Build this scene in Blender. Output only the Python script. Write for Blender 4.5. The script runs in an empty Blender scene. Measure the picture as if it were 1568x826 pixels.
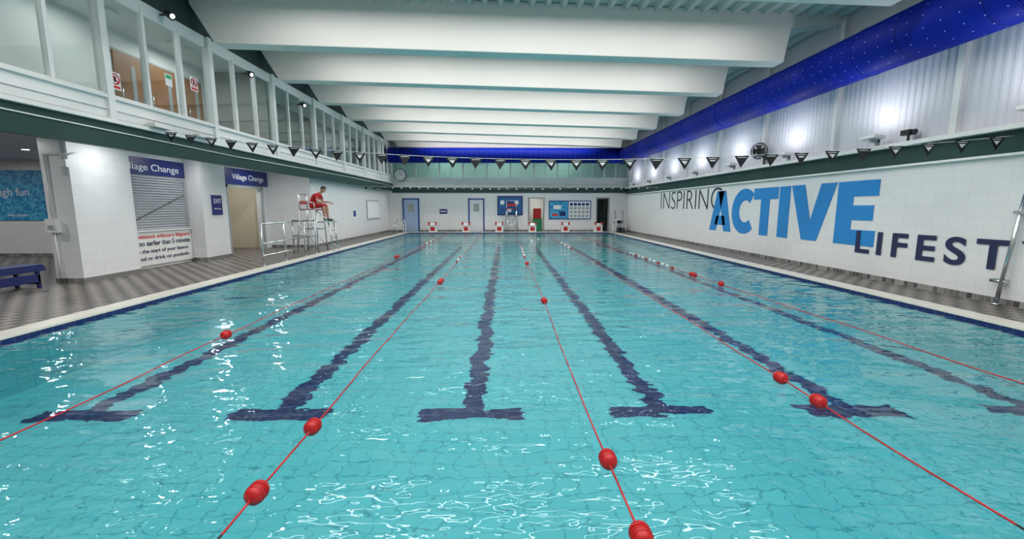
import bpy, bmesh, math, random
from mathutils import Vector, Matrix, Euler
random.seed(7)
S = bpy.context.scene
COL = S.collection
try:
    S.view_settings.view_transform = 'Standard'
    S.view_settings.look = 'None'
except Exception: pass

# ------------------------------------------------------------------ materials
def new_mat(name):
    m = bpy.data.materials.new(name); m.use_nodes = True
    nt = m.node_tree; nt.nodes.clear()
    return m, nt, nt.nodes, nt.links

class NT:
    def __init__(s, name):
        s.m, s.nt, s.n, s.l = new_mat(name)
    def node(s, t, **kw):
        nd = s.n.new(t)
        for k, v in kw.items(): setattr(nd, k, v)
        return nd
    def link(s, a, b): s.l.new(a, b)
    def math(s, op, a, b=None, c=None):
        nd = s.n.new('ShaderNodeMath'); nd.operation = op
        for i, v in enumerate((a, b, c)):
            if v is None: continue
            if isinstance(v, (int, float)): nd.inputs[i].default_value = v
            else: s.l.new(v, nd.inputs[i])
        return nd.outputs[0]
    def mix(s, f, a, b):
        nd = s.n.new('ShaderNodeMix'); nd.data_type = 'RGBA'
        for sock, v in ((nd.inputs[0], f), (nd.inputs[6], a), (nd.inputs[7], b)):
            if isinstance(v, (int, float)): sock.default_value = v
            elif isinstance(v, tuple): sock.default_value = (v[0], v[1], v[2], 1)
            else: s.l.new(v, sock)
        return nd.outputs[2]
    def out(s, sh):
        o = s.n.new('ShaderNodeOutputMaterial'); s.l.new(sh, o.inputs[0]); return s.m
    def pr(s, col, rough=.5, metal=0, normal=None, spec=.5):
        p = s.n.new('ShaderNodeBsdfPrincipled')
        if isinstance(col, tuple): p.inputs['Base Color'].default_value = (*col[:3], 1)
        else: s.l.new(col, p.inputs['Base Color'])
        if isinstance(rough, (int, float)): p.inputs['Roughness'].default_value = rough
        else: s.l.new(rough, p.inputs['Roughness'])
        p.inputs['Metallic'].default_value = metal
        p.inputs['Specular IOR Level'].default_value = spec
        if normal is not None: s.l.new(normal, p.inputs['Normal'])
        return p.outputs[0]
    def pos(s):
        g = s.n.new('ShaderNodeNewGeometry')
        x = s.n.new('ShaderNodeSeparateXYZ'); s.l.new(g.outputs['Position'], x.inputs[0])
        return g.outputs['Position'], x.outputs[0], x.outputs[1], x.outputs[2]
    def comb(s, x, y, z=0.0):
        c = s.n.new('ShaderNodeCombineXYZ')
        for i, v in enumerate((x, y, z)):
            if isinstance(v, (int, float)): c.inputs[i].default_value = v
            else: s.l.new(v, c.inputs[i])
        return c.outputs[0]
    def noise(s, vec, scale, detail=2, rough=.5):
        t = s.n.new('ShaderNodeTexNoise'); s.l.new(vec, t.inputs['Vector'])
        t.inputs['Scale'].default_value = scale; t.inputs['Detail'].default_value = detail
        t.inputs['Roughness'].default_value = rough
        return t

def mat(name, col, rough=.5, metal=0, var=.06, scale=6, spec=.5):
    t = NT(name)
    p, *_ = t.pos()
    n = t.noise(p, scale, 3)
    d = tuple(max(0, c * (1 - var * 2)) for c in col)
    c = t.mix(n.outputs[0], d, tuple(min(1, c * (1 + var)) for c in col))
    return t.out(t.pr(c, rough, metal, spec=spec))

def tile(name, axis, w, h, col, grout, rough=.25, mortar=.006, col2=None, spec=.5):
    t = NT(name); p, x, y, z = t.pos()
    v = {'x': (y, z), 'y': (x, z), 'z': (x, y)}[axis]
    b = t.node('ShaderNodeTexBrick'); b.offset = 0; b.squash = 1
    t.link(t.comb(*v), b.inputs['Vector'])
    b.inputs['Color1'].default_value = (*col, 1)
    b.inputs['Color2'].default_value = (*(col2 or tuple(c * .96 for c in col)), 1)
    b.inputs['Mortar'].default_value = (*grout, 1)
    b.inputs['Scale'].default_value = 1
    b.inputs['Mortar Size'].default_value = mortar
    b.inputs['Brick Width'].default_value = w; b.inputs['Row Height'].default_value = h
    n = t.noise(p, 1.3, 2)
    c = t.mix(t.math('MULTIPLY', n.outputs[0], .18), b.outputs[0], tuple(c * .75 for c in col))
    return t.out(t.pr(c, rough, spec=spec))

WHITE = mat('paint_white', (.74, .755, .75), .45, var=.04, scale=2)
BEAMW = mat('beam_paint', (.74, .72, .695), .6, var=.05, scale=.8)
DECKC = mat('roof_deck_paint', (.50, .54, .52), .6, var=.06, scale=1)
PANELW = mat('panel_lilac_white', (.66, .66, .72), .5, var=.05, scale=1.5)
FRAMEW = mat('upvc_white', (.79, .785, .78), .35, var=.03)
GREEN = mat('band_green', (.010, .048, .04), .45, var=.15, scale=3)
SLATE = mat('slate_dark', (.035, .055, .055), .7, var=.15)
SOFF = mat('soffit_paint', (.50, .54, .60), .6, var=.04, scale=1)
TILEX = tile('wall_tile_x', 'x', .3, .2, (.76, .765, .77), (.64, .66, .67), .28, .004)
TILEY = tile('wall_tile_y', 'y', .3, .2, (.76, .765, .77), (.64, .66, .67), .28, .004)
BASEX = tile('base_tile_x', 'x', .1, .2, (.05, .05, .05), (.3, .3, .3), .4, .006, (.32, .32, .30))
BASEY = tile('base_tile_y', 'y', .1, .2, (.05, .05, .05), (.3, .3, .3), .4, .006, (.32, .32, .30))
CREAM = mat('cream_paint', (.66, .58, .45), .6)
WOOD = mat('door_wood', (.30, .13, .045), .45, var=.25, scale=3)
STEEL = mat('stainless', (.62, .64, .65), .22, 1, var=.05)
RED = mat('red_plastic', (.52, .008, .010), .35)
WPL = mat('white_plastic', (.78, .78, .76), .4)
NAVY = mat('navy_sign', (.012, .022, .15), .4)
NAVYTXT = mat('navy_lettering', (.012, .018, .075), .5)
CYAN = mat('cyan_lettering', (.010, .22, .58), .5, var=.05)
DARKTXT = mat('dark_lettering', (.03, .04, .06), .5)
REDTXT = mat('red_lettering', (.6, .02, .03), .5)
WTXT = mat('white_lettering', (.85, .86, .88), .5)
BLACK = mat('black_plastic', (.012, .012, .014), .4)
GREY = mat('grey_plastic', (.35, .37, .38), .45)
BLUEB = mat('bench_blue', (.008, .018, .11), .4)
COPING = tile('coping_tile', 'z', .25, .25, (.74, .70, .62), (.5, .5, .46), .3, .005)
BLUEF = mat('door_frame_blue', (.02, .07, .28), .4)
DOORW = mat('door_white', (.68, .71, .74), .4)
GRN = mat('green_plastic', (.02, .35, .15), .5)
SKIN = mat('skin', (.48, .27, .19), .5, var=.08, scale=20)
HAIR = mat('hair_dark', (.02, .013, .009), .6, var=.2, scale=60)
REDC = mat('red_cloth', (.50, .012, .02), .8, var=.12, scale=14)
SHOE = mat('shoe_black', (.02, .02, .022), .6)
SHUT = mat('shutter_grey', (.42, .44, .47), .4)
GALDIM = mat('gallery_dimmed_grey_green', (.16, .21, .195), .6, var=.12, scale=1.5)  # gallery wall darkened in its colour so the far windows read dimmer

def deck_mat():
    t = NT('deck_tiles'); p, x, y, z = t.pos()
    T = .17
    b = t.node('ShaderNodeTexBrick'); b.offset = 0
    t.link(t.comb(x, y), b.inputs['Vector'])
    b.inputs['Color1'].default_value = (.20, .175, .15, 1); b.inputs['Color2'].default_value = (.25, .22, .19, 1)
    b.inputs['Mortar'].default_value = (.10, .095, .09, 1); b.inputs['Scale'].default_value = 1
    b.inputs['Mortar Size'].default_value = .006
    b.inputs['Brick Width'].default_value = T; b.inputs['Row Height'].default_value = T
    ch = t.node('ShaderNodeTexChecker'); t.link(t.comb(x, y, .01), ch.inputs[0]); ch.inputs['Scale'].default_value = 1 / T
    c = t.mix(t.math('MULTIPLY', ch.outputs[1], .9), b.outputs[0], (.032, .03, .029))
    n = t.noise(p, 1.1, 3)
    c = t.mix(t.math('MULTIPLY', n.outputs[0], .18), c, (.22, .20, .18))
    return t.out(t.pr(c, .42))
DECK = deck_mat()

LINEW = 2.11; LINE0 = -.36
def poolfloor():
    t = NT('pool_floor_tiles'); p, x, y, z = t.pos()
    q = t.comb(t.math('MULTIPLY', x, .75), t.math('MULTIPLY', y, 1.5))
    n1 = t.noise(q, 1.7, 1, .5)
    n2 = t.noise(q, 5.0, 3, .6)
    sep = t.node('ShaderNodeSeparateXYZ'); t.link(n1.outputs[1], sep.inputs[0])
    se2 = t.node('ShaderNodeSeparateXYZ'); t.link(n2.outputs[1], se2.inputs[0])
    def off(a, b, k1, k2): return t.math('ADD', t.math('MULTIPLY', t.math('SUBTRACT', a, .5), k1), t.math('MULTIPLY', t.math('SUBTRACT', b, .5), k2))
    X = t.math('ADD', x, off(sep.outputs[0], se2.outputs[0], .26, .30)); Y = t.math('ADD', y, off(sep.outputs[1], se2.outputs[1], .24, .24))
    W = LINEW
    u = t.math('SUBTRACT', t.math('FLOORED_MODULO', t.math('ADD', X, -LINE0 + W / 2), W), W / 2)
    au = t.math('ABSOLUTE', u)
    stem = t.math('MULTIPLY', t.math('LESS_THAN', au, .12),
                  t.math('MULTIPLY', t.math('GREATER_THAN', Y, 4.47), t.math('LESS_THAN', Y, 25.6)))
    b1 = t.math('LESS_THAN', t.math('ABSOLUTE', t.math('SUBTRACT', Y, 4.57)), .13)
    b2 = t.math('LESS_THAN', t.math('ABSOLUTE', t.math('SUBTRACT', Y, 25.5)), .125)
    bar = t.math('MULTIPLY', t.math('LESS_THAN', au, .54), t.math('MAXIMUM', b1, b2))
    mask = t.math('MAXIMUM', stem, bar)
    b = t.node('ShaderNodeTexBrick'); b.offset = 0
    t.link(t.comb(X, Y), b.inputs['Vector'])
    b.inputs['Color1'].default_value = (.066, .36, .40, 1); b.inputs['Color2'].default_value = (.078, .385, .425, 1)
    b.inputs['Mortar'].default_value = (.026, .22, .26, 1); b.inputs['Scale'].default_value = 1
    b.inputs['Mortar Size'].default_value = .006
    b.inputs['Brick Width'].default_value = .2; b.inputs['Row Height'].default_value = .2
    g = t.noise(p, .5, 2)
    c0 = t.mix(t.math('MULTIPLY', g.outputs[0], .35), b.outputs[0], (.055, .32, .37))
    bl = t.node('ShaderNodeTexBrick'); bl.offset = 0
    t.link(t.comb(X, Y), bl.inputs['Vector'])
    bl.inputs['Color1'].default_value = (.002, .006, .055, 1); bl.inputs['Color2'].default_value = (.003, .009, .075, 1)
    bl.inputs['Mortar'].default_value = (.02, .06, .16, 1); bl.inputs['Scale'].default_value = 1
    bl.inputs['Mortar Size'].default_value = .006
    bl.inputs['Brick Width'].default_value = .2; bl.inputs['Row Height'].default_value = .2
    c = t.mix(mask, c0, bl.outputs[0])
    return t.out(t.pr(c, .5, spec=.2))
POOLF = poolfloor()
POOLW = tile('pool_wall_tiles', 'x', .2, .2, (.06, .37, .41), (.03, .26, .31), .4)
WLINE = tile('waterline_tiles', 'x', .15, .15, (.008, .02, .13), (.05, .08, .2), .3)

def schlick(t, normal=None, f0=.02, cap=1.0):
    lw = t.node('ShaderNodeLayerWeight'); lw.inputs[0].default_value = .5
    if normal is not None: t.link(normal, lw.inputs['Normal'])
    f5 = t.math('POWER', lw.outputs['Facing'], 5)
    return t.math('ADD', t.math('MULTIPLY', f5, (1 - f0) * cap), f0)

def water():
    t = NT('pool_water'); p, x, y, z = t.pos()
    v = t.comb(t.math('MULTIPLY', x, .75), t.math('MULTIPLY', y, 1.3))
    n1 = t.noise(v, 1.25, 2, .5); n2 = t.noise(v, 4.8, 2, .5)
    amp = t.noise(p, .35, 1)
    h = t.math('ADD', t.math('MULTIPLY', n1.outputs[0], .9), t.math('MULTIPLY', n2.outputs[0], t.math('MULTIPLY', amp.outputs[0], .42)))
    bp = t.node('ShaderNodeBump'); t.link(h, bp.inputs['Height'])
    bp.inputs['Strength'].default_value = 1; bp.inputs['Distance'].default_value = .085
    tr = t.node('ShaderNodeBsdfTransparent'); tr.inputs[0].default_value = (.92, .99, 1, 1)
    gl = t.node('ShaderNodeBsdfGlossy'); gl.inputs['Roughness'].default_value = .03
    gl.inputs['Color'].default_value = (.95, 1, 1, 1); t.link(bp.outputs[0], gl.inputs['Normal'])
    mx = t.node('ShaderNodeMixShader')
    t.link(schlick(t, bp.outputs[0], .025, .92), mx.inputs[0]); t.link(tr.outputs[0], mx.inputs[1]); t.link(gl.outputs[0], mx.inputs[2])
    return t.out(mx.outputs[0])
WATER = water()

def glass(name, tint, refl=.06):
    t = NT(name)
    tr = t.node('ShaderNodeBsdfTransparent'); tr.inputs[0].default_value = (*tint, 1)
    gl = t.node('ShaderNodeBsdfGlossy'); gl.inputs['Roughness'].default_value = .02
    mx = t.node('ShaderNodeMixShader'); t.link(schlick(t, None, refl, .8), mx.inputs[0])
    t.link(tr.outputs[0], mx.inputs[1]); t.link(gl.outputs[0], mx.inputs[2])
    return t.out(mx.outputs[0])
GLASS = glass('window_glass', (.78, .86, .83), .07)
GLASST = glass('window_glass_teal', (.42, .74, .68), .08)

def duct_mat():
    t = NT('duct_fabric_blue')
    tc = t.node('ShaderNodeTexCoord'); s = t.node('ShaderNodeSeparateXYZ'); t.link(tc.outputs['Object'], s.inputs[0])
    ang = t.math('ARCTAN2', s.outputs[0], s.outputs[2])
    def fr(v, per, k):
        f = t.math('FRACT', t.math('DIVIDE', v, per))
        return t.math('MULTIPLY', t.math('SUBTRACT', f, .5), per * k)
    a = fr(ang, .42, .47); b = fr(s.outputs[1], .3, 1)
    d = t.math('SQRT', t.math('ADD', t.math('MULTIPLY', a, a), t.math('MULTIPLY', b, b)))
    dot = t.math('LESS_THAN', d, .012)
    seam = t.math('LESS_THAN', t.math('ABSOLUTE', fr(s.outputs[1], 1.45, 1)), .012)
    c = t.mix(seam, (.002, .014, .27), (.002, .008, .14))
    c = t.mix(dot, c, (.2, .28, .6))
    return t.out(t.pr(c, .55, spec=.12))
DUCT = duct_mat()

def poster_mat():
    t = NT('poster_water_blue'); p, x, y, z = t.pos()
    n = t.node('ShaderNodeTexVoronoi'); n.feature = 'DISTANCE_TO_EDGE'
    nn = t.noise(p, 2.0, 2)
    va = t.node('ShaderNodeVectorMath'); va.operation = 'ADD'
    t.link(p, va.inputs[0]); t.link(nn.outputs[1], va.inputs[1]); t.link(va.outputs[0], n.inputs['Vector'])
    n.inputs['Scale'].default_value = 4
    r = t.node('ShaderNodeValToRGB'); t.link(n.outputs[0], r.inputs[0])
    r.color_ramp.elements[0].color = (.10, .48, .70, 1); r.color_ramp.elements[1].color = (.012, .22, .48, 1)
    r.color_ramp.elements[1].position = .16
    return t.out(t.pr(r.outputs[0], .4))
POSTER = poster_mat()

def emis(name, col, st):
    t = NT(name); e = t.node('ShaderNodeEmission'); e.inputs[0].default_value = (*col, 1); e.inputs[1].default_value = st
    return t.out(e.outputs[0])
LAMP = emis('lamp_glow', (1, .98, .95), 6)

# ------------------------------------------------------------------ builder
class B:
    def __init__(s, name, M=None):
        s.name = name; s.bm = bmesh.new(); s.mats = []; s.M = M or Matrix()
    def mi(s, m):
        if m not in s.mats: s.mats.append(m)
        return s.mats.index(m)
    def _fin(s, vs, fs, m, smooth=False, X=None):
        T = s.M @ X if X is not None else s.M
        for v in vs: v.co = T @ v.co
        i = s.mi(m)
        for f in fs: f.material_index = i; f.smooth = smooth
    def box(s, x0, x1, y0, y1, z0, z1, m, X=None):
        vs = [s.bm.verts.new((x, y, z)) for x in (x0, x1) for y in (y0, y1) for z in (z0, z1)]
        q = [(0, 1, 3, 2), (4, 6, 7, 5), (0, 4, 5, 1), (2, 3, 7, 6), (0, 2, 6, 4), (1, 5, 7, 3)]
        fs = [s.bm.faces.new([vs[i] for i in f]) for f in q]
        s._fin(vs, fs, m, X=X); return s
    def quad(s, pts, m):
        vs = [s.bm.verts.new(p) for p in pts]
        s._fin(vs, [s.bm.faces.new(vs)], m); return s
    def prism(s, pts, ex, m, X=None):
        ex = Vector(ex)
        a = [s.bm.verts.new(p) for p in pts]; b = [s.bm.verts.new(Vector(p) + ex) for p in pts]
        fs = [s.bm.faces.new(a[::-1]), s.bm.faces.new(b)]
        n = len(pts)
        for i in range(n): fs.append(s.bm.faces.new((a[i], a[(i + 1) % n], b[(i + 1) % n], b[i])))
        s._fin(a + b, fs, m, X=X); return s
    def cyl(s, p0, p1, r, m, seg=12, r2=None, caps=True, X=None):
        p0 = Vector(p0); p1 = Vector(p1); d = p1 - p0
        if r2 is None: r2 = r
        R = d.to_track_quat('Z', 'Y').to_matrix()
        a = []; b = []
        for i in range(seg):
            t = 2 * math.pi * i / seg; c = Vector((math.cos(t), math.sin(t), 0))
            a.append(s.bm.verts.new(p0 + R @ (c * r))); b.append(s.bm.verts.new(p1 + R @ (c * r2)))
        fs = [s.bm.faces.new((a[i], a[(i + 1) % seg], b[(i + 1) % seg], b[i])) for i in range(seg)]
        caps_f = [s.bm.faces.new(a[::-1]), s.bm.faces.new(b)] if caps else []
        s._fin(a + b, fs, m, True, X)
        i = s.mi(m)
        for f in caps_f: f.material_index = i
        return s
    def path(s, pts, r, m, seg=10):
        for i in range(len(pts) - 1):
            s.cyl(pts[i], pts[i + 1], r, m, seg)
            if i: s.sph(pts[i], (r, r, r), m, seg, 6)
        return s
    def sph(s, c, r, m, seg=16, rings=10, X=None, fn=None):
        if isinstance(r, (int, float)): r = (r, r, r)
        g = bmesh.ops.create_uvsphere(s.bm, u_segments=seg, v_segments=rings, radius=1)
        vs = g['verts']; fs = {f for v in vs for f in v.link_faces}
        for v in vs:
            co = Vector((v.co.x * r[0], v.co.y * r[1], v.co.z * r[2]))
            if fn: co = fn(co)
            v.co = co + Vector(c)
        s._fin(vs, fs, m, True, X); return s
    def mesh(s, me, mf, X=None):
        for p in me.polygons:
            p.material_index = s.mi(mf(p.center)); p.use_smooth = True
        me.transform(s.M @ X if X is not None else s.M)
        s.bm.from_mesh(me)
    def done(s, parent=None, bevel=0, loc=None, recalc=True):
        if recalc: bmesh.ops.recalc_face_normals(s.bm, faces=s.bm.faces)
        me = bpy.data.meshes.new(s.name)
        if loc is not None:
            for v in s.bm.verts: v.co -= Vector(loc)
        s.bm.to_mesh(me); s.bm.free()
        for m in s.mats: me.materials.append(m)
        o = bpy.data.objects.new(s.name, me); COL.objects.link(o)
        if loc is not None: o.location = loc
        if parent: o.parent = parent
        if bevel:
            md = o.modifiers.new('bev', 'BEVEL'); md.width = bevel; md.segments = 2; md.limit_method = 'ANGLE'
        return o

def empty(name):
    e = bpy.data.objects.new(name, None); COL.objects.link(e); return e

ROTX = Euler((math.pi / 2, 0, math.pi / 2))
ROTR = Euler((math.pi / 2, 0, -math.pi / 2))
ROTY = Euler((math.pi / 2, 0, 0))
def text(name, body, loc, rot, size, m, parent, align='LEFT', offset=0, ext=.002, fit=None, space=1):
    c = bpy.data.curves.new(name, 'FONT'); c.body = body; c.size = size; c.align_x = align
    c.extrude = ext; c.offset = offset; c.space_character = space
    c.materials.append(m)
    o = bpy.data.objects.new(name, c); COL.objects.link(o)
    o.location = loc; o.rotation_euler = rot
    if fit:
        bpy.context.view_layer.update()
        d = o.dimensions; o.scale = (fit[0] / d.x, fit[1] / d.y, 1)
    o.parent = parent
    return o

# ------------------------------------------------------------------ dims
PL, PR, PN, PF = -5.95, 6.6, .6, 27.5
WZ = -.04; FZ = -.70
YF = 28.8; YN = -3.0
XL = -7.2; XR = 8.0
BAYS = [7.9 + 2.9 * k for k in range(-4, 8)]
BAYL = [8.45 + 2.95 * k for k in range(-4, 7)] + [28.75]

# ------------------------------------------------------------------ floor + pool
f = B('floor')
f.box(-20, PL, YN, YF, -.25, 0, DECK).box(PR, XR, YN, YF, -.25, 0, DECK)
f.box(PL, PR, YN, PN, -.25, 0, DECK).box(PL, PR, PF, 32, -.25, 0, DECK).box(PR, XR, YF, 32, -.25, 0, DECK)
f.done()
p = B('swimming_pool')
p.box(PL - .2, PR + .2, PN - .2, PF + .2, FZ - .2, FZ, POOLF)
for x0, x1, y0, y1 in ((PL - .02, PL + .003, PN, PF), (PR - .003, PR + .02, PN, PF), (PL, PR, PN - .02, PN + .003), (PL, PR, PF - .003, PF + .02)):
    p.box(x0, x1, y0, y1, FZ, -.09, POOLW); p.box(x0, x1, y0, y1, -.09, -.0, WLINE)
p.box(PL - .30, PL + .02, PN - .3, PF + .3, .001, .03, COPING); p.box(PR - .02, PR + .30, PN - .3, PF + .3, .001, .03, COPING)
p.box(PL, PR, PN - .3, PN + .02, .001, .03, COPING); p.box(PL, PR, PF - .02, PF + .3, .001, .03, COPING)
p.done()
w = B('pool_water')
w.quad(((PL, PN, WZ), (PR, PN, WZ), (PR, PF, WZ), (PL, PF, WZ)), WATER); w.done()

# ------------------------------------------------------------------ right wall
w = B('wall_right')
w.box(XR, XR + .2, YN, YF, 0, 2.4, TILEX)
w.box(XR + .06, XR + .2, YN, YF, 2.4, 6.5, PANELW)
n = int((YF - YN) / .145)
for i in range(n):
    y = YN + .07 + i * .145
    w.prism([(XR + .06, y, 2.85), (XR + .045, y + .03, 2.85), (XR + .045, y + .075, 2.85), (XR + .06, y + .105, 2.85)], (0, 0, 3.2), PANELW)
w.done()
tr = B('trim_right')
tr.box(XR - .05, XR + .06, YN, YF, 2.4, 2.75, GREEN)
tr.box(XR - .2, XR + .06, YN, YF, 2.75, 2.83, FRAMEW)
tr.box(XR - .08, XR, YN, YF, 2.36, 2.40, FRAMEW)
for y in BAYS:
    if y < YF: tr.box(XR - .06, XR + .06, y - .06, y + .06, 2.83, 6.1, FRAMEW)
tr.box(XR - .03, XR + .06, YN, YF, 5.0, 5.12, FRAMEW)
tr.done()
B('baseboard_right').box(XR - .015, XR, YN, YF, 0, .1, BASEX).done()

# lettering
L = empty('wall_lettering')
text('word_inspiring', 'INSPIRING', (XR - .006, 22.6, 1.47), ROTR, 1, DARKTXT, L, offset=-.014, fit=(6.3, .82))
a = B('word_active')
def P(pts, u0, wdt, z0=.70, H=1.45):
    a.prism([(XR - .012, 17.0 - (u0 + u * wdt), z0 + v * H) for u, v in pts], (.010, 0, 0), CYAN)
P([(0, 0), (.32, 0), (.64, 1), (.30, 1)], 0, 1.62); P([(.68, 0), (1, 0), (.70, 1), (.36, 1)], 0, 1.62); P([(.25, .15), (.75, .15), (.68, .38), (.32, .38)], 0, 1.62)
arc = []; 
for i in range(25):
    t = math.radians(48 + (312 - 48) * i / 24); arc.append((.56 + .56 * math.cos(t), .5 + .515 * math.sin(t)))
for i in range(25):
    t = math.radians(312 - (312 - 48) * i / 24); arc.append((.60 + .26 * math.cos(t), .5 + .25 * math.sin(t)))
P(arc, 1.62, 1.42)
P([(0, 1), (0, .76), (.32, .76), (.32, 0), (.68, 0), (.68, .76), (1, .76), (1, 1)], 2.95, 1.25)
P([(0, 0), (1, 0), (1, 1), (0, 1)], 4.26, .48)
P([(0, 1), (.33, 0), (.67, 0), (1, 1), (.68, 1), (.5, .36), (.32, 1)], 4.78, 1.68)
P([(0, 0), (1, 0), (1, .24), (.42, .24), (.42, .39), (.92, .39), (.92, .62), (.42, .62), (.42, .76), (1, .76), (1, 1), (0, 1)], 6.5, 1.17)
a.done(parent=L)
text('word_lifestyles', 'LIFESTYLES', (XR - .018, 9.85, .56), ROTR, 1, NAVYTXT, L, offset=.022, fit=(5.42, .50), space=1.35)

# ------------------------------------------------------------------ far wall
w = B('wall_far')
D0, D1, D2, D3 = 1.55, 2.62, 6.0, 6.87
for a0, a1 in ((-7.5, D0), (D1, D2), (D3, XR + .2)): w.box(a0, a1, YF, YF + .15, 0, 2.2, TILEY)
w.box(-7.5, XR + .2, YF, YF + .15, 2.2, 2.5, TILEY)
w.box(-7.5, XR + .2, YF, YF + .15, 2.5, 3.4, WHITE)
w.box(-7.5, XR + .2, YF, YF + .15, 4.5, 6.8, WHITE)
w.box(-7.5, XR + .2, 31.5, 31.6, 0, 6.8, WHITE); w.box(D0 - .4, D0 - .3, YF + .15, 31.5, 0, 2.5, CREAM); w.box(D1 + .6, D1 + .7, YF + .15, 31.5, 0, 2.5, CREAM)
w.box(D0 - .4, XR + .2, YF + .15, 31.5, 2.5, 2.6, WHITE)
w.box(-7.5, XR + .2, YF + .15, 31.5, 3.2, 3.3, WHITE)
w.done()
t = B('trim_far')
t.box(-7.2, XR, YF - .06, YF, 2.5, 2.85, GREEN); t.box(-7.2, XR, YF - .12, YF, 2.85, 2.93, FRAMEW)
t.box(-7.2, XR, YF - .04, YF, 3.38, 3.46, FRAMEW)
t.done()
B('baseboard_far').box(-7.5, D0, YF - .015, YF, 0, .1, BASEY).box(D1, D2, YF - .015, YF, 0, .1, BASEY).done()
xs = [-7.2 + i * 1.52 for i in range(11)]
g = B('window_far')
for i in range(10):
    g.quad(((xs[i] + .04, YF + .05, 3.46), (xs[i + 1] - .04, YF + .05, 3.46), (xs[i + 1] - .04, YF + .05, 4.45), (xs[i] + .04, YF + .05, 4.45)), GLASST)
    g.box(xs[i] - .04, xs[i] + .04, YF - .02, YF + .1, 3.4, 4.5, FRAMEW)
    g.box(xs[i] + .72, xs[i] + .76, YF, YF + .08, 3.4, 4.5, FRAMEW)
g.box(-7.2, XR, YF - .02, YF + .1, 4.45, 4.55, FRAMEW)
g.done()

def wdoor(name, x0, x1, h, leaf):
    d = B(name)
    y = YF
    d.box(x0 - .09, x0, y - .05, y, 0, h + .09, BLUEF).box(x1, x1 + .09, y - .05, y, 0, h + .09, BLUEF).box(x0 - .09, x1 + .09, y - .05, y, h, h + .09, BLUEF)
    d.box(x0, x1, y - .03, y, 0.01, h, leaf)
    d.box(x0 + .25, x1 - .25, y - .035, y - .028, h - .75, h - .25, GREY)
    d.cyl((x1 - .1, y - .07, 1.0), (x1 - .25, y - .07, 1.0), .015, STEEL, 8)
    d.cyl((x1 - .1, y - .07, 1.0), (x1 - .1, y - .03, 1.0), .012, STEEL, 8)
    return d.done()
wdoor('door_1', -6.5, -5.6, 2.05, mat('door_pale_blue', (.35, .48, .68), .4))
wdoor('door_2', -2.25, -1.38, 2.05, DOORW)
for nm, x0, x1 in (('door_3', D0, D1), ('door_4', D2, D3)):
    d = B(nm)
    d.box(x0, x0 + .06, YF - .03, YF + .15, 0, 2.2, GREY).box(x1 - .06, x1, YF - .03, YF + .15, 0, 2.2, GREY).box(x0, x1, YF - .03, YF + .15, 2.14, 2.2, GREY)
    if nm == 'door_3':
        d.box(x0 + .06, x0 + .10, YF + .15, YF + 1.0, 0.01, 2.13, WOOD)
    else:
        d.box(x1 - .10, x1 - .06, YF + .15, YF + .95, 0.01, 2.13, SLATE)
        d.box(x0 + .06, x1 - .1, YF + 1.0, YF + 1.05, 0.01, 2.13, SLATE)
    d.done()
c = B('storage_crate'); c.box(1.95, 2.5, 29.4, 29.9, 0, .75, GRN); c.box(1.93, 2.52, 29.38, 29.92, .75, .8, GRN)
c.box(1.95, 2.45, 29.45, 29.85, .8, 1.5, RED); c.done(bevel=.02)

nb = B('notice_board'); y = YF
nb.box(-.45, 1.2, y - .04, y, 1.05, 2.3, NAVY); nb.box(-.35, 1.1, y - .045, y - .04, 1.15, 2.2, mat('board_blue', (.012, .13, .36), .5))
for i in range(3):
    for j in range(2): nb.box(-.25 + i * .46, -.0 + i * .46, y - .05, y - .045, 1.25 + j * .5, 1.5 + j * .5, WTXT if (i + j) % 2 else BLUEF)
nb.done()
nb = B('notice_board')
nb.box(2.9, 5.65, y - .04, y, .8, 2.0, BLUEF); nb.box(2.96, 4.15, y - .05, y - .04, .86, 1.94, POSTER); nb.box(4.2, 5.59, y - .05, y - .04, .86, 1.94, WTXT)
for i in range(5):
    for j in range(4): nb.box(4.27 + i * .26, 4.47 + i * .26, y - .055, y - .05, .92 + j * .25, 1.1 + j * .25, NAVY if j == 3 else GREY)
nb.box(3.1, 3.5, y - .056, y - .05, 1.0, 1.15, REDTXT); nb.box(3.2, 3.7, y - .056, y - .05, 1.45, 1.7, WTXT); nb.box(3.6, 4.0, y - .056, y - .05, 1.0, 1.3, NAVY)
nb.done()
s = B('wall_sign'); s.box(-4.2, -3.7, y - .02, y, 1.15, 1.45, NAVY); s.box(-4.15, -3.75, y - .025, y - .02, 1.27, 1.33, WTXT); s.done()

def clock(name, c, r):
    b = B(name)
    x, y, z = c
    b.cyl((x, y, z), (x, y - .06, z), r, BLACK, 32); b.cyl((x, y - .06, z), (x, y - .065, z), r * .9, WTXT, 32)
    b.box(x - .012, x + .012, y - .075, y - .066, z, z + r * .7, BLACK); b.box(x, x + r * .5, y - .075, y - .066, z - .012, z + .012, BLACK)
    for i in range(12):
        t = i * math.pi / 6; b.box(x + .78 * r * math.cos(t) - .015, x + .78 * r * math.cos(t) + .015, y - .07, y - .064, z + .78 * r * math.sin(t) - .015, z + .78 * r * math.sin(t) + .015, BLACK)
    b.cyl((x, y, z), (x, YF, z), .03, BLACK)
    return b.done()
clock('wall_clock', (-6.65, YF - .12, 3.62), .40)

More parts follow.
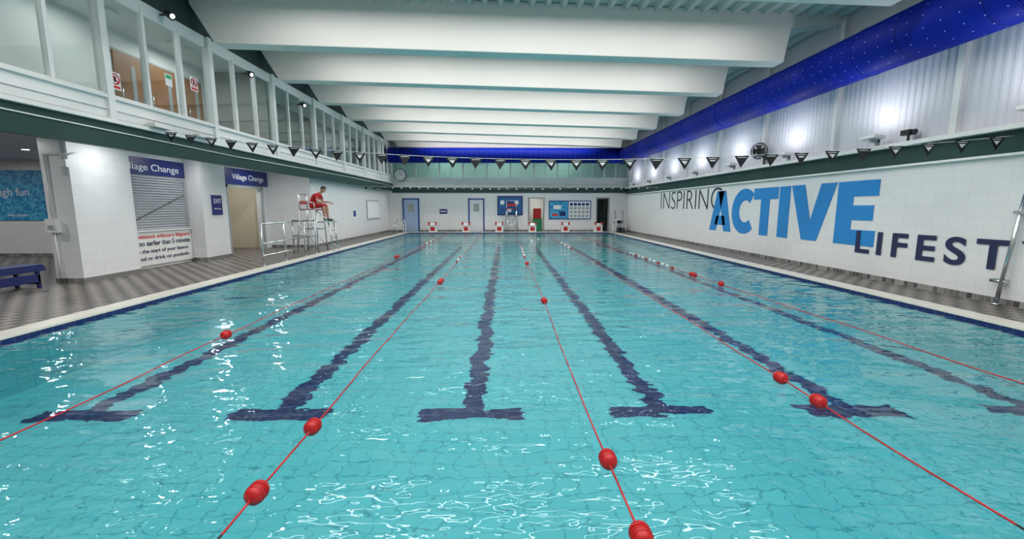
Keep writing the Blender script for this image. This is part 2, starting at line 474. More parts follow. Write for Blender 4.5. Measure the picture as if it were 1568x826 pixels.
# ------------------------------------------------------------------ left structure
w = B('wall_left')
w.box(XL - .12, XL, YN, YF, 3.1, 3.55, FRAMEW)
w.box(XL - .12, XL, YN, YF, 5.42, 5.62, FRAMEW)
w.box(XL - .12, XL - .02, YN, YF, 5.62, 7.0, SLATE)
w.box(-7.7, -7.5, 17.45, YF, 0, 3.0, TILEX)
w.box(-9.3, -7.5, 17.3, 17.45, 0, 3.0, TILEY)
w.box(-9.3, -9.1, 14.05, 14.7, 0, 3.0, TILEX).box(-9.3, -9.1, 16.8, 17.3, 0, 3.0, TILEX).box(-9.3, -9.1, 14.7, 16.8, 2.25, 3.0, TILEX)
w.box(-10.7, -10.6, 14.35, 17.4, 0, 3.0, CREAM).box(-10.6, -9.3, 17.2, 17.3, 0, 3, CREAM)
w.box(-9.3, -9.15, 10.55, 12.9, 0, 3.0, TILEX)
w.box(-20, -9.5, 14.2, 14.35, 0, 3.0, TILEY)
w.box(-20.1, -20, YN, 14.35, 0, 3.0, TILEX)
w.done()
t = B('trim_left')
t.box(XL - .1, XL + .02, YN, YF, 2.64, 3.08, GREEN); t.box(XL - .1, XL + .10, YN, YF, 3.08, 3.15, FRAMEW)
t.box(XL, XL + .03, YN, YF, 3.32, 3.35, FRAMEW)
t.box(XL, XL + .06, YN, YF, 3.52, 3.58, FRAMEW)
t.done()
B('baseboard_left').box(-7.5, -7.485, 17.3, YF, 0, .1, BASEX).box(-9.1, -7.5, 17.285, 17.3, 0, .1, BASEY).box(-9.1, -9.085, 14.05, 14.7, 0, .1, BASEX).box(-20, -9.5, 14.185, 14.2, 0, .1, BASEY).done()
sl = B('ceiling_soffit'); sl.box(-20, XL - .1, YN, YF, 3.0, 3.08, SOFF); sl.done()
gi = B('wall_gallery'); gi.box(-9.1, -9.0, YN, 14.2, 3.08, 5.7, WHITE); gi.box(-9.1, -9.0, 14.2, YF, 3.08, 5.7, GALDIM); gi.box(-9.1, XL - .12, YN, YF, 5.62, 5.72, WHITE)
gi.box(-9.0, XL - .12, 14.15, 14.25, 3.08, 5.62, mat('gallery_grey', (.30, .33, .32), .6)); gi.done()
for i, (y0, y1) in enumerate(((10.75, 11.5), (11.65, 12.65), (12.95, 13.7))):
    d = B('door_%d' % (5 + i))
    d.box(-9.0, -8.97, y0 - .06, y1 + .06, 3.08, 5.2, GREY); d.box(-8.97, -8.93, y0, y1, 3.09, 5.14, WOOD)
    d.box(-8.93, -8.92, y1 - .3, y1 - .18, 4.1, 4.9, GREY); d.cyl((-8.88, y0 + .1, 3.95), (-8.88, y0 + .1, 4.35), .015, STEEL, 8)
    d.cyl((-8.93, y0 + .1, 4.0), (-8.88, y0 + .1, 4.0), .012, STEEL, 8); d.cyl((-8.93, y0 + .1, 4.3), (-8.88, y0 + .1, 4.3), .012, STEEL, 8)
    d.done()
for i in range(len(BAYL) - 1):
    y0 = max(BAYL[i], YN); y1 = BAYL[i + 1]
    g = B('window_%d' % (i + 1))
    g.box(XL - .10, XL + .07, y0 - .07, y0 + .07, 3.15, 5.62, FRAMEW)
    n = 3; st = (y1 - y0) / n
    for j in range(n):
        a0 = y0 + j * st; a1 = a0 + st
        if j: g.box(XL - .08, XL + .02, a0 - .035, a0 + .035, 3.56, 5.42, FRAMEW)
        g.quad(((XL - .04, a0, 3.56), (XL - .04, a1, 3.56), (XL - .04, a1, 5.42), (XL - .04, a0, 5.42)), GLASS)
        g.box(XL - .08, XL + .0, a0, a1, 3.56, 3.61, FRAMEW); g.box(XL - .08, XL, a0, a1, 5.36, 5.42, FRAMEW)
    g.box(XL + .0, XL + .012, y0 + .07, y1 - .07, 3.18, 3.3, WHITE)
    g.done()
def sticker(y, z):
    s = B('prohibition_sign'); x = XL - .036
    s.box(x, x + .004, y - .12, y + .12, z - .17, z + .14, WTXT)
    for i in range(20):
        t0 = i * math.pi / 10; t1 = t0 + math.pi / 10
        s.cyl((x + .008, y + .09 * math.cos(t0), z + .02 + .09 * math.sin(t0)), (x + .008, y + .09 * math.cos(t1), z + .02 + .09 * math.sin(t1)), .012, REDTXT, 6)
    s.cyl((x + .008, y - .06, z + .08), (x + .008, y + .06, z - .04), .01, REDTXT, 6)
    s.box(x + .004, x + .006, y - .03, y + .03, z - .03, z + .07, BLACK); s.box(x + .004, x + .006, y - .1, y + .1, z - .15, z - .1, REDTXT)
    s.done()
sticker(8.68, 3.9); sticker(10.85, 4.42)
s = B('paper_notice'); s.box(XL - .034, XL - .03, 9.95, 10.15, 4.15, 4.4, WTXT).box(XL - .03, XL - .028, 9.97, 10.13, 4.3, 4.38, GRN); s.done()

def column(name, x0, x1, y0, y1, pipes):
    c = B(name)
    c.box(x0, x1, y0, y1, 0, 3.0, TILEY)
    c.box(x0 - .012, x1 + .012, y0 - .012, y1 + .012, 0, .1, BASEY)
    c.box(x1, x1 + .004, y0, y1, .1, 3.0, TILEX)
    if pipes:
        c.cyl((x0 + .12, y0 - .03, 1.3), (x0 + .12, y0 - .03, 2.6), .018, WPL, 8); c.cyl((x0 + .12, y0 - .03, 2.6), (x1 + .05, y0 - .03, 2.6), .018, WPL, 8)
        c.cyl((x1 + .05, y0 - .03, 2.6), (x1 + .05, y0 + .4, 2.75), .018, WPL, 8); c.cyl((x0 + .12, y0 - .03, .1), (x0 + .12, y0 - .03, 1.2), .018, WPL, 8)
        c.box(x0 + .02, x0 + .24, y0 - .10, y0, 1.05, 1.32, WPL); c.box(x1 - .16, x1 + .02, y0 - .07, y0, 2.35, 2.5, WPL)
        c.box(x0 + .08, x0 + .18, y0 - .12, y0 - .1, 1.12, 1.2, GREY)
        c.cyl((x1 - .1, y0 - .02, 2.2), (x1 - .1, y0 - .02, 2.98), .014, WPL, 8)
    c.done()
column('column', -9.25, -8.7, 9.1, 10.55, True)
column('column', -9.5, -8.7, 12.9, 14.05, False)

s = B('roller_shutter'); X0 = -9.15
s.box(X0, X0 + .05, 10.6, 10.68, .95, 2.36, GREY).box(X0, X0 + .05, 12.8, 12.88, .95, 2.36, GREY)
for i in range(21): 
    z = .98 + i * .066
    s.prism([(X0 + .0, 10.68, z), (X0 + .035, 10.68, z + .012), (X0 + .035, 10.68, z + .05), (X0 + .0, 10.68, z + .062)], (0, 2.12, 0), SHUT)
s.box(X0, X0 + .12, 10.58, 12.88, .945, .98, FRAMEW)
s.cyl((X0 + .06, 10.8, 1.15), (X0 + .06, 12.75, 1.9), .008, BLACK, 6)
s.done()
s = B('pool_rules_board'); s.box(X0, X0 + .06, 10.57, 12.87, .08, .94, WPL)
so = s.done()
for i, (tx, m) in enumerate((('No admittance without a lifeguard', REDTXT), ('Enter no earlier than 5 minutes', NAVYTXT), ('before the start of your lesson', NAVYTXT), ('No food or drink on poolside', NAVYTXT))):
    text('line_%d' % (i + 1), tx, (X0 + .063, 10.6, .77 - i * .185), ROTX, .17, m, so, fit=(2.2 - .1 * (i > 1), .13), offset=.003)
s = B('village_change_sign'); s.box(X0, X0 + .05, 10.57, 12.88, 2.38, 2.80, NAVY); so = s.done()
text('words', 'Village Change', (X0 + .053, 10.75, 2.49), ROTX, .24, WTXT, so, fit=(1.9, .22))
s = B('village_change_sign'); s.box(-9.1, -9.05, 14.45, 17.2, 2.33, 2.86, NAVY); so = s.done()
text('words', 'Village Change', (-9.047, 15.0, 2.5), ROTX, .3, WTXT, so, fit=(1.9, .24))
s = B('exit_sign'); s.box(-8.695, -8.665, 13.3, 13.75, 1.33, 1.92, NAVY); so = s.done()
text('words', 'EXIT', (-8.662, 13.36, 1.68), ROTX, .16, WTXT, so, fit=(.33, .13))
text('words_small', 'Village Change', (-8.662, 13.35, 1.5), ROTX, .05, WTXT, so, fit=(.34, .05))
d = B('door_8'); d.box(-9.12, -9.06, 14.66, 14.74, 0, 2.3, GREY).box(-9.12, -9.06, 16.76, 16.84, 0, 2.3, GREY).box(-9.12, -9.06, 14.66, 16.84, 2.22, 2.3, GREY)
d.box(-10.6, -10.56, 15.0, 15.9, 0, 2.1, CREAM).box(-10.56, -10.54, 16.3, 16.8, 1.3, 1.7, NAVY); d.cyl((-10.5, 15.1, 1.0), (-10.5, 15.25, 1.0), .015, STEEL, 8); d.done()
s = B('wall_poster'); s.box(-18.9, -14.42, 14.16, 14.2, 1.15, 2.70, POSTER); so = s.done()
text('line_1', 'Learn to swim and', (-15.85, 14.155, 2.28), ROTY, .34, WTXT, so, 'RIGHT')
text('line_2', 'get active through fun', (-14.85, 14.155, 1.92), ROTY, .34, WTXT, so, 'RIGHT')
text('line_3', 'swim lessons', (-15.0, 14.155, 1.28), ROTY, .12, WTXT, so, 'RIGHT')
s = B('wall_notice'); s.box(-7.5, -7.48, 21.9, 22.5, 1.0, 1.5, WTXT).box(-7.48, -7.475, 22.0, 22.4, 1.1, 1.4, BLUEF); s.done()
s = B('wall_whiteboard'); s.box(-7.5, -7.46, 24.2, 26.6, .9, 1.95, GREY).box(-7.46, -7.455, 24.26, 26.54, .96, 1.89, WTXT); s.done()

b = B('poolside_bench')
for i in range(4): b.box(-9.48 + i * .12, -9.38 + i * .12, 5.4, 8.65, .42, .455, BLUEB)
b.box(-9.50, -8.98, 5.4, 8.65, .33, .42, BLUEB)
for y in (5.6, 6.6, 7.6, 8.5):
    b.box(-9.47, -9.42, y, y + .05, 0, .40, BLUEB).box(-9.05, -9.0, y, y + .05, 0, .40, BLUEB).box(-9.47, -9.0, y, y + .05, .08, .12, BLUEB)
b.box(-9.03, -9.0, 5.6, 8.55, .12, .28, BLUEB)
b.done(bevel=.006)

# ------------------------------------------------------------------ roof
c = B('ceiling')
zt = lambda x: 6.05 + (8 - x) * .025
c.prism([(-7.4, YN, zt(-7.4)), (8.2, YN, zt(8.2)), (8.2, YN, zt(8.2) + .15), (-7.4, YN, zt(-7.4) + .15)], (0, YF - YN + .2, 0), DECKC)
x = -7.0
while x < 7.9:
    c.prism([(x, YN, zt(x)), (x + .05, YN, zt(x) - .12), (x + .14, YN, zt(x) - .12), (x + .19, YN, zt(x))], (0, YF - YN, 0), DECKC); x += .36
c.done()
for y in BAYS:
    if y > YF: continue
    if abs(y - 7.9) < .01: y = 7.5
    b = B('ceiling_beam')
    b.prism([(-6.65, y, 5.30), (6.6, y, 4.95), (6.72, y, 5.72), (8.0, y, 5.85), (8.0, y, 6.04), (-7.15, y, 6.42), (-7.15, y, 6.15)], (0, .42, 0), BEAMW)
    b.done(bevel=.015)
def duct(name, length, loc, rz, zr=.47):
    b = B(name)
    b.cyl((0, 0, 0), (0, length, 0), zr, DUCT, 48)
    for k in range(int(length / 2.9) + 1):
        b.cyl((0, .3 + k * 2.9, 0), (0, .34 + k * 2.9, 0), zr + .008, DUCT, 48)
    o = b.done(); o.location = loc; o.rotation_euler = (0, 0, rz); return o
duct('air_duct', 30.5, (7.5, -2.6, 4.70), 0)
duct('air_duct', 14.6, (7.5, 27.9, 4.76), math.pi / 2, .465)
B('wall_near').box(-20, XR + .2, YN - .15, YN, 0, 7, WHITE).done()

# ------------------------------------------------------------------ lights
def area(name, loc, sx, sy, pw, rot=(0, 0, 0), col=(1, 1, 1), parent=None):
    l = bpy.data.lights.new(name, 'AREA'); l.shape = 'RECTANGLE'; l.size = sx; l.size_y = sy; l.energy = pw; l.color = col
    o = bpy.data.objects.new(name, l); COL.objects.link(o); o.location = loc; o.rotation_euler = rot
    if parent: o.parent = parent
    return o
tilt = math.atan(.025)
for i in range(len(BAYS)):
    y = BAYS[i] + 1.65
    if y > YF or y < YN: continue
    fx = B('ceiling_light')
    for xc in (-3.6, .2, 4.0):
        zz = zt(xc) - .14
        fx.box(xc - 1.75, xc + 1.75, y - .11, y + .11, zz - .07, zz + .03, WPL)
        fx.box(xc - .02, xc + .02, y - .02, y + .02, zz, zz + .15, WPL)
    fo = fx.done()
    area('tube_lamp', (.2, y, zt(.2) - .30), 11, .2, 215, rot=(0, tilt, 0), col=(1, .975, .94), parent=fo)
def aim(o, d): o.rotation_euler = Vector(d).to_track_quat('-Z', 'Y').to_euler()
for i in range(len(BAYS)):
    y = BAYS[i] + 1.45
    if y > YF or y < 0: continue
    fx = B('ledge_floodlight')
    X = Matrix.Translation((7.72, y, 3.0))
    fx.box(-.12, .12, -.20, .20, -.03, .03, FRAMEW, X=X @ Matrix.Rotation(.1, 4, 'Y')); fx.box(-.03, .14, -.03, .03, -.10, -.03, GREY, X=X); fx.box(.10, .16, -.03, .03, -.17, -.03, GREY, X=X)
    fo = fx.done()
    l = bpy.data.lights.new('flood_lamp', 'SPOT'); l.energy = 46; l.spot_size = math.radians(170); l.spot_blend = 1; l.shadow_soft_size = .08; l.color = (.92, .93, 1)
    o = bpy.data.objects.new('flood_lamp', l); COL.objects.link(o); o.location = (7.40, y, 3.12); aim(o, (.3, 0, 1)); o.parent = fo
fx = B('gallery_ceiling_light')
for y in (9.4, 12.2, 15.5, 19, 23): fx.box(-8.3, -8.1, y - .6, y + .6, 5.57, 5.62, WPL)
fo = fx.done()
for y, pw in ((6.3, 11), (9.4, 15), (12.2, 24), (15.7, 5), (19, 6), (23, 14), (26, 22)):
    area('gallery_lamp', (-8.2, y, 5.55), .2, 1.1, pw, parent=fo)
fx = B('soffit_downlights')
pts = [(-8.0, 9.6), (-8.1, 12.2), (-8.2, 15.5), (-10.5, 8.0), (-12, 11.5), (-15, 11.5), (-17.5, 11.5), (-8.0, 6), (-8.2, 3)]
for x, y in pts: fx.cyl((x, y, 2.999), (x, y, 2.985), .07, LAMP, 16); fx.cyl((x, y, 3.0), (x, y, 2.99), .09, WPL, 16)
fo = fx.done()
for x, y in pts: area('downlight_lamp', (x, y, 2.97), .14, .14, 20 if x > -9.5 else 30, parent=fo)
for x, y, z, pw in [(2.1, 30.3, 2.46, 20), (6.4, 30.3, 2.46, 3), (-4, 30.3, 5.9, 38), (0, 30.3, 5.9, 30), (4, 30.3, 5.9, 34), (-10, 15.8, 2.95, 16)]:
    fx = B('back_room_light'); fx.box(x - .27, x + .27, y - .27, y + .27, z + .01, z + .04, WPL)
    area('back_room_lamp', (x, y, z), .5, .5, pw, col=(.95, 1, .97), parent=fx.done())
W = bpy.data.worlds.new('world'); S.world = W; W.use_nodes = True
W.node_tree.nodes['Background'].inputs[0].default_value = (.75, .85, .9, 1); W.node_tree.nodes['Background'].inputs[1].default_value = .15

# ------------------------------------------------------------------ lane ropes
RX = [-3.46, -1.39, .66, 2.58, 4.55]
def rx(k, x, y):
    o = .02 * math.sin(y * .7 + k)
    if k == 4: o += .22 - .028 * min(y, 14)
    return x + o
def fl(b, x, y, m, r=.052, l=.07):
    b.cyl((x, y - l * .5, WZ + .02), (x, y + l * .5, WZ + .02), r, m, 18)
    b.sph((x, y - l * .5, WZ + .02), (r, .03, r), m, 18, 8); b.sph((x, y + l * .5, WZ + .02), (r, .03, r), m, 18, 8)
    for k in (-.3, 0, .3): b.cyl((x, y + k * l - .004, WZ + .02), (x, y + k * l + .004, WZ + .02), r * 1.06, m, 18)
feat = [[5.35, 14.0, 14.2], [1.75, 2.26, 3.0, 9.2, 9.4], [1.9, 2.55, 7.3, 12.3], [3.35, 3.85], [8.9, 10.1, 10.25]]
clusters = [(19, 21.5), (12.8, 14.2), (14, 17.5), (17, 20), (11.4, 15.2)]
for k, x in enumerate(RX):
    b = B('lane_rope')
    N = 60; pr = None
    for i in range(N + 1):
        y = PN + (PF - PN) * i / N
        pnt = Vector((rx(k, x, y), y, WZ + .012 + .006 * math.sin(y * 3 + k)))
        if pr is not None: b.cyl(pr, pnt, .0065, RED if (i > 3 or k not in (1, 2, 3)) else SHOE, 8)
        pr = pnt
    for y in feat[k]: fl(b, rx(k, x, y), y, RED)
    y = clusters[k][0]; i = 0
    while y < clusters[k][1]:
        fl(b, rx(k, x, y), y, WPL if i % 3 else RED, .03, .07); y += .34; i += 1
    b.done()

for k in range(6):
    x = -4.5 + 2.09 * k
    b = B('starting_block')
    b.prism([(x - .24, 27.62, .03), (x - .24, 28.1, .03), (x - .24, 28.1, .50), (x - .24, 27.62, .40)], (.48, 0, 0), WPL)
    b.prism([(x - .25, 27.6, .42), (x - .25, 28.12, .52), (x - .25, 28.12, .56), (x - .25, 27.6, .46)], (.50, 0, 0), WPL)
    b.box(x - .13, x + .13, 27.60, 27.62, .10, .34, RED)
    b.box(x - .26, x - .16, 27.60, 27.68, .46, .66, RED).box(x + .16, x + .26, 27.60, 27.68, .46, .66, RED)
    b.done()

# ------------------------------------------------------------------ flags
def flags(name, A, Bp, sag, n, fw, fh):
    b = B(name); A = Vector(A); Bp = Vector(Bp)
    def pt(t):
        v = A.lerp(Bp, t); v.z -= 4 * sag * t * (1 - t); return v
    N = 60
    for i in range(N): b.cyl(pt(i / N), pt((i + 1) / N), .005, WPL, 6)
    for i in range(n):
        c = pt((i + .5) / n); s = random.uniform(-.02, .02)
        b.prism([(c.x - fw / 2, c.y, c.z), (c.x + fw / 2, c.y, c.z), (c.x + s, c.y + s, c.z - fh)], (0, .003, 0), BLACK)
        b.prism([(c.x - fw * .22, c.y - .003, c.z - fh * .26), (c.x + fw * .22, c.y - .003, c.z - fh * .26), (c.x + s, c.y - .003, c.z - fh * .58)], (0, .002, 0), WTXT)
        b.box(c.x - fw * .3, c.x + fw * .3, c.y - .004, c.y - .001, c.z - fh * .16, c.z - fh * .11, WTXT)
    b.done()
flags('backstroke_flags', (XL + .03, 9.6, 3.14), (XR - .05, 6.9, 2.66), .47, 33, .25, .20)
flags('backstroke_flags', (XL + .03, 22.5, 2.62), (XR - .05, 22.5, 2.6), .08, 34, .22, .18)

# ------------------------------------------------------------------ railing, ladders
r = B('poolside_railing'); R = .022
ys = [11.7, 12.9, 14.2, 15.0]; xr = -6.42
for y in ys: r.cyl((xr, y, 0), (xr, y, 1.12), R, STEEL); r.cyl((xr, y, 0), (xr, y, .015), .06, STEEL)
r.cyl((xr, 11.7, 1.12), (xr, 15.0, 1.12), R, STEEL); r.cyl((xr, 11.7, .60), (xr, 15.0, .60), R * .8, STEEL); r.cyl((xr, 11.7, .28), (xr, 15.0, .28), R * .8, STEEL)
for y in (11.7, 15.0): r.sph((xr, y, 1.12), R, STEEL)
for z in (1.12, .6): r.cyl((xr, 15.0, z), (xr - .75, 15.0, z), R, STEEL)
r.cyl((xr - .75, 15.0, 0), (xr - .75, 15.0, 1.12), R, STEEL); r.sph((xr - .75, 15, 1.12), R, STEEL)
r.done()
def ladder(name, x, y, s):
    b = B(name)
    for yy in (y, y + .5):
        pts = [(x - s * .55, yy, .03), (x - s * .5, yy, .6)] + [(x - s * (.5 - .28 + .28 * math.cos(t)), yy, .6 + .25 * math.sin(t)) for t in [math.pi * i / 8 for i in range(1, 8)]] + [(x + s * .06, yy, .6), (x + s * .06, yy, -.6)]
        b.path(pts, .02, STEEL)
    for z in (-.25, -.5): b.box(x + s * .03, x + s * .12, y, y + .5, z, z + .03, STEEL)
    b.done()
ladder('pool_ladder', PL, 25.8, 1)
ladder('pool_ladder', PR, 25.8, -1)
b = B('pool_steps'); 
for i in range(3): b.box(7.1, 7.6, 27.4 + i * .3, 27.7 + i * .3, 0, .3 + i * .25, GREY if i % 2 else BLACK)
b.cyl((7.1, 27.4, 0), (7.1, 28.3, 1.4), .025, STEEL); b.cyl((7.6, 27.4, 0), (7.6, 28.3, 1.4), .025, STEEL); b.done()
b = B('rescue_pole'); b.cyl((7.90, 6.76, .0), (7.94, 6.62, 1.75), .03, STEEL); b.cyl((7.90, 6.76, .0), (7.90, 6.76, .03), .06, STEEL)
b.box(7.9, 7.995, 6.70, 6.84, .35, .42, STEEL).box(7.9, 7.995, 6.60, 6.72, 1.45, 1.50, STEEL); b.cyl((7.92, 6.9, .38), (7.92, 6.68, .38), .03, STEEL); b.done()

f = B('wall_fan'); c = Vector((7.72, 13.5, 3.25))
X = Matrix.Translation(c) @ Matrix.Rotation(math.radians(-60), 4, 'Z')
def ring(b, y, r, tr, m, X, seg=28):
    for i in range(seg):
        t0 = 2 * math.pi * i / seg; t1 = 2 * math.pi * (i + 1) / seg
        b.cyl((r * math.cos(t0), y, r * math.sin(t0)), (r * math.cos(t1), y, r * math.sin(t1)), tr, m, 6, X=X)
for r_, y_ in ((.24, 0), (.22, -.06), (.14, -.09), (.22, .06)): ring(f, y_, r_, .009, BLACK, X)
for i in range(20):
    t = i * math.pi / 10; f.cyl((0, -.095, 0), (.22 * math.cos(t), -.06, .22 * math.sin(t)), .005, BLACK, 5, X=X); f.cyl((.22 * math.cos(t), -.06, .22 * math.sin(t)), (.24 * math.cos(t), 0, .24 * math.sin(t)), .005, BLACK, 5, X=X)
for i in range(4):
    t = i * math.pi / 2; f.prism([(.03 * math.cos(t), -.02, .03 * math.sin(t)), (.21 * math.cos(t - .65), -.03, .21 * math.sin(t - .65)), (.21 * math.cos(t + .65), .0, .21 * math.sin(t + .65))], (0, .006, 0), BLACK, X=X)
f.cyl((0, -.05, 0), (0, .12, 0), .08, BLACK, 14, X=X); f.cyl(c + Vector((0, 0, -.05)), (7.98, 13.55, 3.0), .02, BLACK); f.cyl((7.9, 13.5, 2.83), (7.9, 13.5, 3.1), .02, BLACK); f.done()

for y, z in ((9.95, 5.55), (12.8, 5.2), (16, 5.1)):
    b = B('gallery_spotlight'); x = XL + .02
    b.cyl((x - .02, y, z), (x + .12, y, z), .02, BLACK); X = Matrix.Translation((x + .18, y, z)) @ Euler((0, math.radians(115), math.radians(-25))).to_matrix().to_4x4()
    b.cyl((0, 0, -.12), (0, 0, .10), .055, BLACK, 18, r2=.085, X=X); b.cyl((0, 0, .10), (0, 0, .105), .045, LAMP, 18, X=X); b.done()
for y in (5.9, 9.2, 10.5):
    b = B('window_vent_box'); b.box(XL + .06, XL + .22, y, y + .45, 3.16, 3.24, WPL).box(XL + .08, XL + .20, y + .03, y + .42, 3.15, 3.16, GREY); b.done(bevel=.01)
b = B('security_camera'); b.cyl((7.9, 8.7, 2.83), (7.9, 8.7, 2.98), .02, BLACK); b.box(7.82, 7.96, 8.6, 8.8, 2.95, 3.05, BLACK); b.cyl((7.88, 8.6, 3.0), (7.88, 8.53, 3.0), .045, BLACK); b.done()
b = B('conduit_pipe'); b.path([(XL + .04, 4, 2.98), (XL + .04, 12, 2.90), (XL + .04, 20, 2.95), (XL + .04, 28.6, 2.93)], .012, WPL); b.done()

# ------------------------------------------------------------------ lifeguard chair
def chair(name, loc, rz):
    M = Matrix.Translation(loc) @ Matrix.Rotation(rz, 4, 'Z')
    b = B(name, M); T = STEEL; hw = .30; SZ = 1.47
    for s in (-1, 1):
        b.cyl((-.28, s * hw, 2.0), (-.27, s * hw, SZ), .02, T); b.cyl((-.27, s * hw, SZ), (-.38, s * (hw + .12), 0), .024, T)
        b.cyl((.28, s * hw, SZ), (.33, s * (hw + .12), 0), .024, T)
        b.cyl((-.27, s * hw, SZ), (.28, s * hw, SZ), .02, T)
        b.cyl((-.28, s * hw, 1.72), (.22, s * hw, 1.72), .018, T); b.cyl((.22, s * hw, 1.72), (.25, s * hw, SZ), .018, T)
        b.cyl((.28, s * hw, SZ), (.70, s * .26, 1.05), .018, T)
        b.cyl((.32, s * .33, 1.05), (.72, s * .26, 1.05), .018, T)
        b.cyl((.66, s * .24, 1.05), (.80, s * .24, .03), .022, T)
        b.cyl((-.32, s * (hw + .055), .8), (.32, s * (hw + .055), .8), .014, T)
        b.cyl((-.30, s * .33, 1.1), (.33, s * .41, .1), .012, T)
    for z in (.25, .5, .75): 
        xx = .66 + .14 * (1.05 - z) / 1.05; b.cyl((xx, -.24, z), (xx, .24, z), .016, T)
    b.cyl((-.32, -hw - .055, .8), (-.32, hw + .055, .8), .014, T); b.cyl((.32, -hw - .055, .8), (.32, hw + .055, .8), .014, T)
    b.box(.40, .78, -.27, .27, 1.05, 1.075, GREY)
    b.box(-.28, .28, -.28, .28, SZ + .0, SZ + .03, RED)
    b.box(-.29, -.26, -.28, .28, 1.66, 1.78, RED)
    b.cyl((-.28, -hw, 2.0), (-.28, hw, 2.0), .02, T)
    return b.done()
CY = 15.7; CX = -6.80
chair('lifeguard_chair', (CX, CY, 0), 0)
chair('lifeguard_chair', (.45, 28.25, 0), -math.pi / 2)

# ------------------------------------------------------------------ lifeguard
def skin(verts, edges, radii, root=0, sub=2):
    me = bpy.data.meshes.new('tmp'); me.from_pydata([Vector(v) for v in verts], edges, [])
    o = bpy.data.objects.new('tmp', me); COL.objects.link(o)
    o.modifiers.new('s', 'SKIN')
    for i, r in enumerate(radii):
        rr = r if isinstance(r, tuple) else (r, r)
        me.skin_vertices[0].data[i].radius = rr; me.skin_vertices[0].data[i].use_root = (i == root)
    md = o.modifiers.new('u', 'SUBSURF'); md.levels = sub
    dg = bpy.context.evaluated_depsgraph_get(); dg.update()
    res = bpy.data.meshes.new_from_object(o.evaluated_get(dg))
    bpy.data.objects.remove(o)
    return res
PM = Matrix.Translation((CX, CY, 1.50))
b = B('lifeguard', PM)
V = []; E = []; Rr = []; seg = []
def jv(p, r, par=None, m=None):
    V.append(p); Rr.append(r); i = len(V) - 1
    if par is not None: E.append((par, i)); seg.append((Vector(V[par]), Vector(p), m))
    return i
# leaning well forward, forearms on the thighs
pel = jv((0, 0, .13), .14)
sp = jv((.06, 0, .27), .13, pel, REDC); ch = jv((.17, 0, .40), .145, sp, REDC); uc = jv((.27, 0, .49), .115, ch, REDC)
nb_ = jv((.33, 0, .545), .058, uc, REDC); nt_ = jv((.385, 0, .60), .05, nb_, SKIN)
for s in (-1, 1):
    sh = jv((.26, s * .17, .48), .068, uc, REDC); um = jv((.30, s * .21, .37), .06, sh, REDC); el = jv((.33, s * .23, .245), .042, um, SKIN)
    fm = jv((.43, s * .20, .245), .04, el, SKIN); wr = jv((.54, s * .15, .245), .028, fm, SKIN); jv((.58, s * .14, .245), .03, wr, SKIN)
    hp = jv((.06, s * .09, .10), .10, pel, REDC); tm = jv((.27, s * .12, .12), .085, hp, REDC); kn0 = jv((.42, s * .13, .13), .070, tm, REDC)
    kn = jv((.49, s * .13, .10), .062, kn0, REDC); cf = jv((.50, s * .13, -.08), .055, kn, SKIN); an = jv((.51, s * .13, -.32), .036, cf, SKIN)
    he = jv((.51, s * .13, -.365), .042, an, SHOE); jv((.60, s * .14, -.385), .038, he, SHOE); jv((.68, s * .15, -.39), .03, len(V) - 1, SHOE)
me = skin(V, E, Rr)
def mf(c):
    best = None; bd = 9
    for a_, c_, m in seg:
        d = c_ - a_; t = max(0, min(1, (c - a_).dot(d) / d.length_squared)); ds = (a_ + d * t - c).length
        if ds < bd: bd = ds; best = m
    return best
b.mesh(me, mf)
HM = Matrix.Translation((.445, 0, .675)) @ Matrix.Rotation(math.radians(36), 4, 'Y') @ Matrix.Rotation(math.radians(-14), 4, 'Z')
def hf(co):
    z = co.z / .118
    if z < 0: co.y *= 1 + .28 * z; co.x *= 1 + .10 * z
    if z < -.2 and co.x > 0: co.x += .012 * (-z)
    return co
b.sph((0, 0, 0), (.094, .076, .118), SKIN, 28, 20, X=HM, fn=hf)
def hh(co):
    if co.x > .035 and co.z < .05: co = co * .80
    if co.z < -.035: co = co * .84
    return co
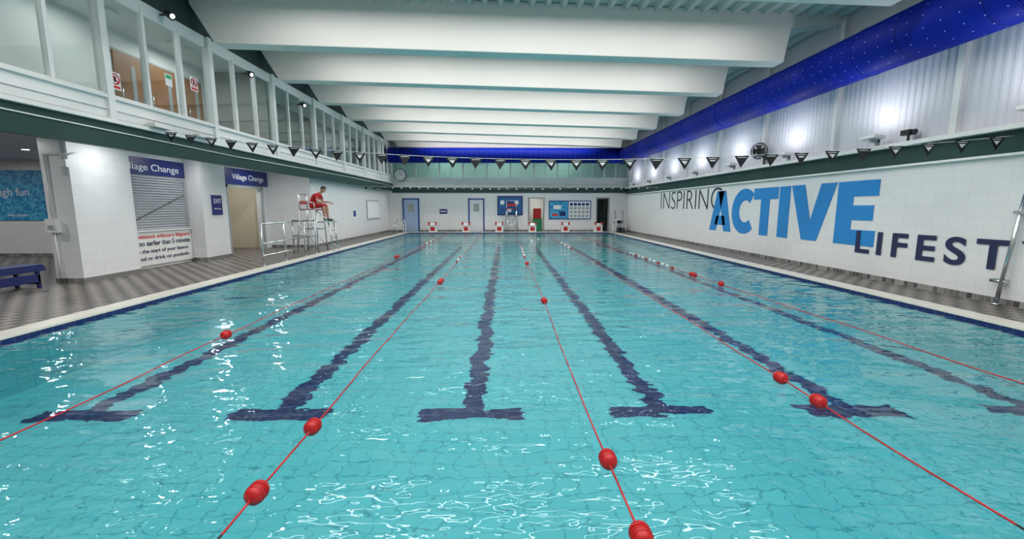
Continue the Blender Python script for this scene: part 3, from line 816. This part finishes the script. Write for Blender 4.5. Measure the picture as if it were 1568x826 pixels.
b.sph((-.008, 0, .014), (.098, .083, .117), HAIR, 28, 20, X=HM, fn=hh)
b.prism([(.088, -.011, -.02), (.088, .011, -.02), (.092, .004, .02), (.092, -.004, .02)], (.012, 0, -.006), SKIN, X=HM)
b.sph((.094, 0, -.018), (.018, .014, .012), SKIN, 10, 8, X=HM)
for s in (-1, 1):
    b.sph((.080, s * .031, .006), (.011, .014, .009), WTXT, 10, 8, X=HM); b.sph((.089, s * .031, .006), (.004, .006, .006), BLACK, 8, 6, X=HM)
    b.box(.083, .094, s * .031 - .017, s * .031 + .017, .022, .028, HAIR, X=HM)
    b.sph((0, s * .077, -.004), (.02, .01, .03), SKIN, 10, 8, X=HM)
b.sph((.083, 0, -.058), (.012, .024, .007), mat('lips', (.4, .13, .12), .5), 10, 8, X=HM)
for s in (-1, 1):
    pw = (.585, s * .14, .245)
    me = skin([pw, (.62, s * .137, .235), (.66, s * .135, .222)], [(0, 1), (1, 2)], [(.03, .018), (.040, .017), (.038, .014)], 0, 2)
    b.mesh(me, lambda c: SKIN)
    for k, ln in enumerate((.066, .075, .07, .055)):
        yy = s * .135 + (k - 1.5) * .019 * s * -1
        q = [(.655, yy, .222), (.655 + ln * .5, yy * 1.0 + (k - 1.5) * -.002 * s, .208), (.655 + ln * .78, yy, .18), (.655 + ln * .86, yy, .155)]
        b.mesh(skin(q, [(0, 1), (1, 2), (2, 3)], [.0095, .009, .0085, .007], 0, 1), lambda c: SKIN)
    q = [(.605, s * .115, .235), (.63, s * .088, .225), (.66, s * .078, .205), (.68, s * .08, .185)]
    b.mesh(skin(q, [(0, 1), (1, 2), (2, 3)], [.013, .011, .0095, .008], 0, 1), lambda c: SKIN)
b.done()

# ------------------------------------------------------------------ camera
cam = bpy.data.cameras.new('camera'); co = bpy.data.objects.new('camera', cam); COL.objects.link(co)
cam.sensor_width = 36; cam.lens = 684 / 1600 * 36; cam.clip_start = .05
co.location = (0, 0, 1.55); co.rotation_euler = (math.radians(90 - 8.06), 0, math.radians(-1.0))
S.camera = co
